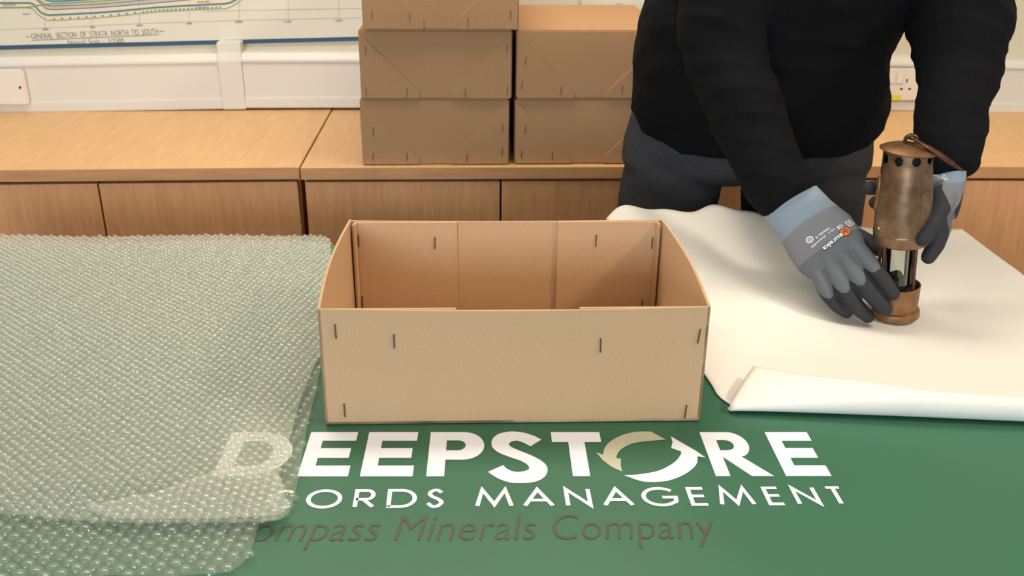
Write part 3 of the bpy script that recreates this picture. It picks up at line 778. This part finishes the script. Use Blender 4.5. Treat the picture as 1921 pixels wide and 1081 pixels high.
bd = MB(); rings = []
for k, (sc, d) in enumerate(((1, 0), (.98, .0016), (.86, .0018), (.82, .0010), (.5, .0012), (.02, .0014))):
    rings.append([((rb(.165+.022*sc*math.sin(q))+d)*math.cos(math.radians(163)+.30*sc*math.cos(q)), (rb(.165+.022*sc*math.sin(q))+d)*math.sin(math.radians(163)+.30*sc*math.cos(q)), .165+.022*sc*math.sin(q)) for q in [2*math.pi*i/36 for i in range(36)]])
bd.loft(rings, cap=False); part('badge', bd, MT['brass_warm'], la, smooth=True)
part('cap', MB().lathe([(.026, .2125), (.0330, .2112), (.0342, .2118), (.0344, .2128), (.028, .2160), (.018, .2190), (.006, .2205), (.0008, .2206)], 64), MT['brass_warm'], la, smooth=True)
for c_ in la.children:                          # bonnet group drawn to its full height
    if c_.name.split('.')[0] in ('bonnet', 'gauze', 'seam', 'badge', 'cap', 'rivet'):
        for v in c_.data.vertices: v.co.z = .122+(v.co.z-.122)*1.155
    if c_.name.split('.')[0] == 'cap':
        c_.data.transform(Matrix.Translation((0, 0, .228)) @ Matrix.Rotation(math.radians(8), 4, 'Y') @ Matrix.Translation((0, 0, -.228)))
# carrying ring and hook, in the lamp's own frame
LM = (Matrix.Translation((base.x, base.y, .0048)) @ Matrix.Rotation(ltilt, 4, 'Y')).inverted()
def LP(px, py, y): return LM @ P(px, py, y=y)
rc = LP(1709, 263, base.y-.004)
part('hook_ring', MB().torus(rc, .0066, .0024, (.35, 1, .1)), MT['brass_dark'], la, smooth=True)
part('ring_post', MB().tube([(rc.x-.0015, rc.y+.003, .232), (rc.x-.001, rc.y+.002, rc.z-.004)], [.0032, .0022], 12), MT['brass_dark'], la, smooth=True)
hp = [LP(1704, 259, base.y+.004), LP(1716, 262, base.y-.012), LP(1728, 269, base.y-.018), LP(1740, 277, base.y-.02), LP(1762, 291, base.y-.02), LP(1785, 306, base.y-.02), LP(1804, 319, base.y-.02)]
hk = MB().tube(hp, [.0022, .0029, .0034, .0042, .0052, .0044, .0024], 14, flat=.6)
for k in range(1): hk.tube([hp[3]+Vector((0, -.002, .0026)), hp[4]+Vector((0, -.003, .003)), hp[5]+Vector((0, -.003, .002)), hp[6]], .0012, 8)
part('hook', hk, MT['brass_dark'], la, smooth=True)

# ------------------------------------------------------------------ person
pe0 = (.45, .80, -T)
pe = thing('person', pe0, 'person in black sweater and charcoal trousers leaning over the table, holding the lamp', 'person')

def arm_chain(pts): return [P(a, b, y=c) for a, b, c, _ in pts], [r for *_, r in pts]
armR = [(1352, -150, .60, .062), (1352, -60, .575, .064), (1352, 0, .555, .0635), (1351, 60, .54, .061), (1362, 110, .523, .058), (1380, 165, .495, .0555), (1403, 220, .465, .0535), (1418, 258, .445, .0495), (1432, 290, .425, .0475), (1446, 318, .41, .0485), (1458, 342, .395, .0455), (1484, 379, .372, .0400)]
armL = [(1800, -150, .60, .070), (1800, -60, .565, .0735), (1800, 0, .535, .0725), (1800, 50, .50, .0715), (1798, 85, .48, .064), (1799, 120, .46, .059), (1797, 150, .44, .053), (1788, 190, .405, .0475), (1785, 222, .38, .0475), (1780, 255, .355, .0425), (1779, 280, .335, .041), (1782, 303, .315, .036), (1788, 326, .305, .0330)]
# cloth folds across the sleeves
def dense(pts, rad, n=6, amp=.0022, freq=1.0):
    P_ = []; R_ = []
    for i in range(len(pts)-1):
        for k in range(n):
            t_ = k/n; P_.append(pts[i].lerp(pts[i+1], t_)); R_.append(rad[i]*(1-t_)+rad[i+1]*t_)
    P_.append(pts[-1]); R_.append(rad[-1])
    return P_, R_
sw = MB()
pr_, rr2 = dense(*arm_chain(armR)); sw.tube(pr_, rr2, 24, tip=.18)
pl_, rl2 = dense(*arm_chain(armL)); sw.tube(pl_, rl2, 24, tip=.18)
def tsec(z, cx, hw, yc, hd, tl):
    """torso section leaning forward by tl"""
    return (Vector((cx, yc, z)), Vector((hw, 0, 0)), Vector((0, hd*math.cos(tl), hd*math.sin(tl))))
tor = [tsec(.150, .464, .214, .775, .130, .36), tsec(.168, .464, .221, .77, .138, .36), tsec(.20, .460, .220, .755, .140, .38), tsec(.25, .445, .212, .725, .138, .45), tsec(.31, .439, .205, .695, .138, .5),
       tsec(.37, .446, .203, .665, .135, .55), tsec(.43, .478, .200, .635, .13, .55), tsec(.49, .495, .195, .605, .12, .5), tsec(.54, .5, .18, .59, .105, .45), tsec(.575, .5, .12, .575, .085, .4), tsec(.595, .5, .075, .565, .07, .4), tsec(.61, .5, .062, .555, .062, .4)]
sw.ell(tor, 36, 2.5)
shR, shL = P(1352, -150, y=.6), P(1800, -150, y=.6)
sw.tube([Vector((.44, .60, .50)), shR+Vector((0, 0, -.005)), shR+Vector((0, -.01, -.04))], [.075, .068, .06], 20)
sw.tube([Vector((.56, .60, .50)), shL+Vector((0, 0, -.005)), shL+Vector((0, -.01, -.04))], [.075, .072, .07], 20)
# hem and cuffs, turned ribs
def wr(co):
    a = noise.noise(Vector((co.x*9, co.y*9, co.z*20)))*.0045 + noise.noise(Vector((co.x*20+3, co.y*18, co.z*46)))*.0022
    q = co.x*.35+co.y*.5+co.z                      # folds run across the sleeves and sag round the waist
    f = 1-abs(math.sin(q*62+3.2*noise.noise(co*7)))
    w = .5+.5*noise.noise(co*11+Vector((5, 2, 9)))
    return a+.0042*f*f*w
organic('sweater', sw, .0048, 2, MT['sweater'], pe, pe0, wr)
def rib(chain, k0, k1, g):
    return MB().tube(chain[0][k0:k1], [r*g for r in chain[1][k0:k1]], 28)

# trousers
tr = MB()
tr.ell([tsec(.185, .458, .200, .78, .120, .1), tsec(.14, .458, .214, .785, .131, .05), tsec(.08, .456, .222, .79, .135, 0), tsec(.068, .455, .222, .79, .13, 0), tsec(.052, .455, .214, .79, .115, 0)], 36, 2.6)
def leg(cx, hw, s):
    return [(Vector((cx-s*.010, .79, .07)), Vector((hw*1.0, 0, 0)), Vector((0, .115, 0))), (Vector((cx, .785, .0)), Vector((hw, 0, 0)), Vector((0, .108, 0))), (Vector((cx+s*.0, .78, -.12)), Vector((hw*.95, 0, 0)), Vector((0, .10, 0))),
            (Vector((cx, .78, -.30)), Vector((hw*.78, 0, 0)), Vector((0, .08, 0))), (Vector((cx, .79, -.50)), Vector((hw*.68, 0, 0)), Vector((0, .068, 0))), (Vector((cx, .80, -.665)), Vector((hw*.62, 0, 0)), Vector((0, .065, 0)))]
tr.ell(leg(.318, .086, -1), 30, 2.4); tr.ell(leg(.568, .108, 1), 30, 2.4)
organic('trousers', tr, .006, 3, MT['trousers'], pe, pe0, lambda co: noise.noise(Vector((co.x*14+co.z*8, co.y*9, co.z*20)))*.0045+noise.noise(Vector((co.x*40, co.y*30, co.z*50+co.x*30)))*.0012)
for cx in (.318, .560):
    sh = MB().ell([(Vector((cx, .86, -.69)), Vector((.034, 0, 0)), Vector((0, 0, .035))), (Vector((cx, .80, -.68)), Vector((.042, 0, 0)), Vector((0, 0, .048))), (Vector((cx, .72, -.69)), Vector((.046, 0, 0)), Vector((0, 0, .038))), (Vector((cx, .63, -.70)), Vector((.047, 0, 0)), Vector((0, 0, .028))), (Vector((cx, .585, -.705)), Vector((.03, 0, 0)), Vector((0, 0, .02)))], 20, 2.8)
    part('shoe', sh, MT['shoe'], pe, smooth=True, at=pe0)

# body: one continuous surface under the clothes, with neck and head bowed over the work
bd = MB()
HC = Vector((.50, .455, .735)); fwd = Vector((0, -.72, -.69)).normalized(); upv = Vector((0, -.69, .72)).normalized()
bd.ell([(HC-upv*.115+fwd*.045, Vector((.028, 0, 0)), fwd*.022), (HC-upv*.10+fwd*.03, Vector((.047, 0, 0)), fwd*.052), (HC-upv*.06+fwd*.008, Vector((.064, 0, 0)), fwd*.085), (HC, Vector((.073, 0, 0)), fwd*.096), (HC+upv*.05, Vector((.073, 0, 0)), fwd*.095), (HC+upv*.09, Vector((.056, 0, 0)), fwd*.072), (HC+upv*.108, Vector((.025, 0, 0)), fwd*.033)], 28)
bd.tube([HC+fwd*.090+upv*.012, HC+fwd*.104-upv*.012, HC+fwd*.112-upv*.03], [.008, .011, .014], 12)
for s_ in (-1, 1):
    bd.ell([(HC+Vector((s_*.072, 0, 0))-upv*.03-fwd*.012, fwd*.010, upv*.012), (HC+Vector((s_*.084, 0, 0))-upv*.005-fwd*.02, fwd*.019, upv*.032), (HC+Vector((s_*.088, 0, 0))-fwd*.02, fwd*.015, upv*.026)], 14)
    bd.tube([HC+fwd*.088+upv*.026+Vector((s_*.018, 0, 0)), HC+fwd*.080+upv*.026+Vector((s_*.046, 0, 0))], .010, 10)
bd.tube([HC+fwd*.086-upv*.058+Vector((-.022, 0, 0)), HC+fwd*.094-upv*.058, HC+fwd*.086-upv*.058+Vector((.022, 0, 0))], .008, 10)
bd.tube([HC-upv*.07-fwd*.03, Vector((.5, .54, .61)), Vector((.5, .575, .56))], [.054, .056, .075], 20)
bd.ell([(c_, u*.86, v*.84) for c_, u, v in tor[:-2]], 30, 2.3)
bd.tube(pr_[:-9], [r*.72 for r in rr2[:-9]], 18); bd.tube(pl_[:-9], [r*.62 for r in rl2[:-9]], 18)
bd.tube([Vector((.44, .60, .50)), shR], .055, 16); bd.tube([Vector((.56, .60, .50)), shL], .055, 16)
bd.ell([tsec(.16, .455, .18, .78, .10, 0), tsec(.085, .455, .185, .79, .10, 0)], 24)
for l in (leg(.318, .086, -1), leg(.568, .108, 1)): bd.ell([(c_, u*.84, v*.84) for c_, u, v in l], 20)
organic('body', bd, .006, 3, MT['skin'], pe, pe0)
hr = MB().ell([(HC-upv*.035-fwd*.045, Vector((.062, 0, 0)), fwd*.058), (HC+upv*.005-fwd*.022, Vector((.079, 0, 0)), fwd*.083), (HC+upv*.055-fwd*.008, Vector((.079, 0, 0)), fwd*.096), (HC+upv*.098, Vector((.060, 0, 0)), fwd*.076), (HC+upv*.119, Vector((.025, 0, 0)), fwd*.033)], 28)
organic('hair', hr, .005, 2, MT['hair'], pe, pe0, lambda co: noise.noise(co*60)*.003)
for s_ in (-1, 1):
    ey = part('eye', MB().sphere(HC+fwd*.083+upv*.006+Vector((s_*.031, 0, 0)), .0115), MT['eye'], pe, smooth=True, at=pe0)
    part('iris', MB().sphere(HC+fwd*.0915+upv*.003+Vector((s_*.031, 0, 0)), .0052, sc=(1, .8, .8)), MT['hair'], ey, smooth=True, at=pe0)
    part('eyelid', MB().tube([HC+fwd*.0915+upv*.0135+Vector((s_*(.031-.012), 0, 0)), HC+fwd*.096+upv*.0125+Vector((s_*.031, 0, 0)), HC+fwd*.089+upv*.0115+Vector((s_*(.031+.012), 0, 0))], .0042, 10), MT['skin'], pe, smooth=True, at=pe0)

# ---- gloves
def glove_mat():
    m = bpy.data.materials.new('dipped_glove'); m.use_nodes = True; nt = m.node_tree; b = nt.nodes['Principled BSDF']
    ad = nt.nodes.new('ShaderNodeAttribute'); ad.attribute_name = 'dip'; aa = nt.nodes.new('ShaderNodeAttribute'); aa.attribute_name = 'along'
    r1 = nt.nodes.new('ShaderNodeValToRGB'); e = r1.color_ramp.elements
    e[0].position = .0; e[0].color = lin(140, 154, 164); e[1].position = .42; e[1].color = lin(126, 140, 150)
    for p_, c_ in ((.44, (118, 119, 121)), (.80, (114, 115, 117)), (.81, (94, 97, 100)), (1, (96, 100, 103))):
        q = e.new(p_); q.color = lin(*c_)
    r2 = nt.nodes.new('ShaderNodeValToRGB'); r2.color_ramp.elements[0].position = .49; r2.color_ramp.elements[1].position = .51
    mx = nt.nodes.new('ShaderNodeMixRGB'); mx.inputs[2].default_value = lin(46, 46, 49)
    L = nt.links.new
    L(aa.outputs['Fac'], r1.inputs[0]); L(ad.outputs['Fac'], r2.inputs[0]); L(r2.outputs[0], mx.inputs[0]); L(r1.outputs[0], mx.inputs[1]); L(mx.outputs[0], b.inputs['Base Color'])
    b.inputs['Roughness'].default_value = .68; b.inputs['Specular IOR Level'].default_value = .3
    n = nt.nodes.new('ShaderNodeTexNoise'); n.inputs['Scale'].default_value = 900; bp = nt.nodes.new('ShaderNodeBump'); bp.inputs['Strength'].default_value = .25; bp.inputs['Distance'].default_value = .0008
    tc = nt.nodes.new('ShaderNodeTexCoord'); L(tc.outputs['Object'], n.inputs['Vector']); L(n.outputs['Fac'], bp.inputs['Height']); L(bp.outputs[0], b.inputs['Normal'])
    return m
MT['glove'] = glove_mat()
def glove(name, palm, fingers, dors, L0, label, along_pts, side_min=-.006, along_min=.42):
    """palm: loft sections; fingers: (joint list, radii, dorsal dir); returns mesh object and BVH in table frame"""
    mb = MB(); mb.ell(palm, 32, 2.4)
    for pts, rad, _ in fingers:
        P_, R_ = dense(pts, rad, 4); mb.tube(P_, R_, 18)
    me = evaluated(mb, [('REMESH', dict(mode='VOXEL', voxel_size=.00125)), ('SMOOTH', dict(factor=.5, iterations=5))])
    me.name = name
    n = len(me.vertices); co = np.empty(n*3); me.vertices.foreach_get('co', co); co = co.reshape(-1, 3)
    best = np.full(n, 1e9); dip = np.zeros(n)
    for fi, (pts, rad, fd) in enumerate(fingers):
        acc = 0
        fd = np.array(fd)
        for k in range(len(pts)-1):
            a, b = np.array(pts[k]), np.array(pts[k+1]); d = b-a; ln = np.linalg.norm(d); t_ = np.clip(((co-a)@d)/ln**2, 0, 1)
            q = a+t_[:, None]*d; off = co-q; dist = np.linalg.norm(off, axis=1); dn = (off@fd)/np.maximum(dist, 1e-6); rr_ = dist/(rad[k]*(1-t_)+rad[k+1]*t_)
            s_ = acc+t_*ln
            lim = L0[fi]*np.sqrt(np.clip(dn+.15, 0, 1))
            val = (s_-lim)
            m_ = rr_ < best
            best[m_] = rr_[m_]; dip[m_] = val[m_]; acc += ln
    pa = np.array(palm[-2][0]); dn = np.array(dors)
    # palm side is dipped too
    axis = np.array(along_pts[1])-np.array(along_pts[0]); La = np.linalg.norm(axis); along = np.clip(((co-np.array(along_pts[0]))@axis)/La**2, 0, 1)
    a0 = np.array(along_pts[0]); cl_ = a0+along[:, None]*axis; side = (co-cl_)@dn
    inpalm = best > 1.25
    dip = np.where(inpalm, np.minimum(side_min-side, (along-along_min)*.07), dip)
    dip01 = np.clip(.5+dip*60, 0, 1)
    at_ = me.attributes.new('dip', 'FLOAT', 'POINT'); at_.data.foreach_set('value', dip01.astype(np.float32))
    at_ = me.attributes.new('along', 'FLOAT', 'POINT'); at_.data.foreach_set('value', along.astype(np.float32))
    bvh = BVHTree.FromPolygons([Vector(c) for c in co], [tuple(p.vertices) for p in me.polygons])
    for v in me.vertices: v.co -= Vector(pe0)
    me.polygons.foreach_set('use_smooth', [True]*len(me.polygons)); me.materials.clear(); me.materials.append(MT['glove']); me.update()
    o = link('glove', me, pe); o['label'] = label
    return o, bvh

def F(*q): return [P(a, b, y=c) for a, b, c in q]
idx = F((1601, 458, .283), (1639, 503, .243), (1662, 533, .228), (1675, 551, .2215))
mid = F((1577, 474, .280), (1616, 532, .236), (1644, 563, .224), (1661, 579, .2185))
rng = F((1553, 489, .280), (1586, 546, .240), (1611, 579, .230), (1628, 594, .2275))
pky = F((1529, 503, .284), (1553, 552, .252), (1572, 575, .243), (1588, 586, .2405))
thb = F((1545, 412, .352), (1590, 438, .335), (1632, 458, .312), (1657, 470, .298))
across = (idx[0]-pky[0]).normalized(); ax = (P(1567, 482, y=.280)-P(1481, 378, y=.372)).normalized()
across = (across-ax*across.dot(ax)).normalized(); nrm = across.cross(ax).normalized()
if nrm.dot(CAM-idx[0]) < 0: nrm = -nrm
def sec(p, hw, ht): return (p, across*hw, nrm*ht)
palmR = [sec(P(1462, 350, y=.392), .033, .027), sec(P(1481, 378, y=.374), .0425, .030), sec(P(1487, 386, y=.368), .0415, .029), sec(P(1513, 415, y=.346), .0425, .026), sec(P(1539, 446, y=.318), .0485, .0225), sec(P(1556, 470, y=.295), .0475, .018), sec(P(1567, 484, y=.281), .0445, .0135), sec(P(1574, 492, y=.272), .040, .009)]
fr = [.0118, .0112, .0102, .0090]
fd = nrm
gR, bvR = glove('glove', palmR, [(idx, fr, fd), (mid, [.0122, .0114, .0104, .0092], fd), (rng, [.0118, .011, .010, .0088], fd), (pky, [.0112, .0102, .0092, .0082], fd), (thb, [.017, .0145, .0125, .0105], fd)], nrm, [.052, .055, .052, .047, .02], 'grey glove with black fingertips and printed back, on the lamp base', (P(1478, 374, y=.376), P(1574, 492, y=.272)))

palmx = Vector((1, .25, .12)).normalized(); palmy = Vector((-.2, 1, 0)).normalized()
def sL(a, b, y, hw, ht): return (P(a, b, y=y), palmy*hw, palmx*ht)
palmL = [sL(1782, 272, .335, .024, .022), sL(1774, 305, .312, .030, .0205), sL(1771, 330, .304, .033, .0205), sL(1766, 352, .298, .036, .0175), sL(1762, 378, .292, .036, .0150), sL(1760, 398, .288, .032, .012)]
thL = F((1772, 366, .276), (1760, 392, .250), (1745, 424, .231), (1731, 447, .2225))
ixL = F((1765, 392, .268), (1765, 430, .258), (1755, 460, .252), (1742, 482, .249))
bx0 = base.x
mdL = [P(1764, 366, y=.315), Vector((.562, .322, .160)), Vector((.522, .321, .163)), Vector((.480, .302, .1665))]
rgL = [P(1766, 382, y=.318), Vector((.563, .327, .142)), Vector((.528, .324, .140)), Vector((.496, .313, .143))]
pkL = [P(1768, 396, y=.322), Vector((.566, .328, .124)), Vector((.535, .322, .119)), Vector((.512, .314, .120))]
gL, bvL = glove('glove', palmL, [(thL, [.0165, .0142, .0128, .0108], (palmx*.75-Vector((0, .66, 0))).normalized()), (ixL, [.0135, .0125, .0112, .0095], palmx), (mdL, [.013, .0118, .0105, .0095], palmx), (rgL, [.0125, .0112, .010, .009], palmx), (pkL, [.0115, .0105, .0095, .0085], palmx)], palmx, [.030, .042, .03, .04, .04], 'grey glove with black fingers wrapped around the lamp body', (P(1780, 280, y=.30), P(1766, 398, y=.30)), .006, .58)

def on_glove(mb2, bvh, o_px, u_px, name, m, glove_o, lift=.0004, ydef=.33):
    """wrap 2-D artwork (photo-pixel units along u) onto the back of the glove"""
    def hit(px, py):
        d = (P(px, py, y=1.0)-CAM).normalized(); h = bvh.ray_cast(CAM, d); return h[0], h[1]
    o3, n3 = hit(*o_px); u3, _ = hit(*u_px)
    if o3 is None or u3 is None: return None
    ud = (u3-o3).normalized(); scale = (u3-o3).length/math.hypot(u_px[0]-o_px[0], u_px[1]-o_px[1])
    vd = n3.cross(ud).normalized(); n3 = ud.cross(vd)
    out = []
    for v in mb2.v:
        p = o3+ud*(v[0]*scale)+vd*(v[1]*scale); h = bvh.ray_cast(p+n3*.03, -n3)
        q = (h[0]+h[1]*lift) if h[0] is not None else p
        out.append(q-Vector(pe0))
    m_ = MB(); m_.add(out, mb2.f)
    return part(name, m_, m, glove_o, fix=False)
def txt2(body, w, h, off=0, shear=0):
    vs, fs = text_mesh(body, 1, offset=off, shear=shear); x0 = min(v[0] for v in vs); x1 = max(v[0] for v in vs); y0 = min(v[1] for v in vs); y1 = max(v[1] for v in vs)
    m = MB(); m.add([((v[0]-x0)/(x1-x0)*w, (v[1]-y0)/(y1-y0)*h, 0) for v in vs], fs); return m
def disc2(r, n=28): return MB().add([(r*math.cos(2*math.pi*i/n), r*math.sin(2*math.pi*i/n), 0) for i in range(n)], [tuple(range(n))])
def moved(m, dx, dy): m.v = [(v[0]+dx, v[1]+dy, v[2]) for v in m.v]; return m
EC = (1585.5, 434.5)
on_glove(disc2(10.5), bvR, EC, (1545, 462), 'emblem_rim', MT['ink_black'], gR, .0003)
on_glove(disc2(9), bvR, EC, (1545, 462), 'emblem', MT['orange'], gR, .0005)
em = MB(); em.add(*stroke(arc(0, 0, 5, 5, 100, 400), 1.4)); em.add(*disc2(1.8).__dict__.values())
on_glove(em, bvR, EC, (1545, 462), 'emblem_mark', MT['ink_black'], gR, .0007)
on_glove(moved(txt2('eureka', 48, 13, .045), -1, -1.5), bvR, (1578, 437), (1540, 467), 'brand_outline', MT['ink_black'], gR, .0005)
on_glove(txt2('eureka', 46, 10, .015), bvR, (1578, 437), (1540, 467), 'brand_lettering', MT['print_white'], gR, .0007)
on_glove(txt2('15-1  Assembly', 56, 5, .01), bvR, (1563, 428), (1520, 464), 'small_lettering', MT['print_white'], gR, .0005)
on_glove(txt2('Nitrile 3', 30, 5, .01), bvR, (1554, 427), (1528, 446), 'small_lettering', MT['print_white'], gR, .0005)
on_glove(txt2('CE', 11, 7, .02), bvR, (1578, 421), (1566, 428), 'small_lettering', MT['print_white'], gR, .0005)
bxm = MB(); bxm.add(*stroke([(0, 0), (10, 0), (10, 9), (0, 9)], 1, True)); bxm.add(*stroke([(2, 3), (8, 3)], 1.2)); bxm.add(*stroke([(2, 6), (8, 6)], 1.2))
on_glove(bxm, bvR, (1594, 413), (1584, 419), 'small_lettering', MT['print_white'], gR, .0005)
def size_mark(bvh, c, u, g, r=6.8):
    m = MB(); m.add(*stroke(arc(0, 0, r, r, 0, 352)+[(r, 0)], 1)); m.add(*stroke(arc(0, 0, r*.74, r*.74, 0, 352)+[(r*.74, 0)], .9))
    t_ = moved(txt2('9', r*.55, r*.85), -r*.28, -r*.42); m.add(t_.v, t_.f)
    on_glove(m, bvh, c, u, 'size_mark', MT['print_white'], g, .0005)
size_mark(bvR, (1519, 450), (1511, 456), gR)
size_mark(bvL, (1757, 322), (1764, 325), gL, 6)
on_glove(txt2('15-1 Assembly', 24, 3.2, .01), bvL, (1751, 331), (1768, 337), 'small_lettering', MT['print_white'], gL, .0005)
on_glove(txt2('CE 15-1', 14, 5, .01), bvL, (1766, 330), (1777, 341), 'small_lettering', MT['print_white'], gL, .0005)
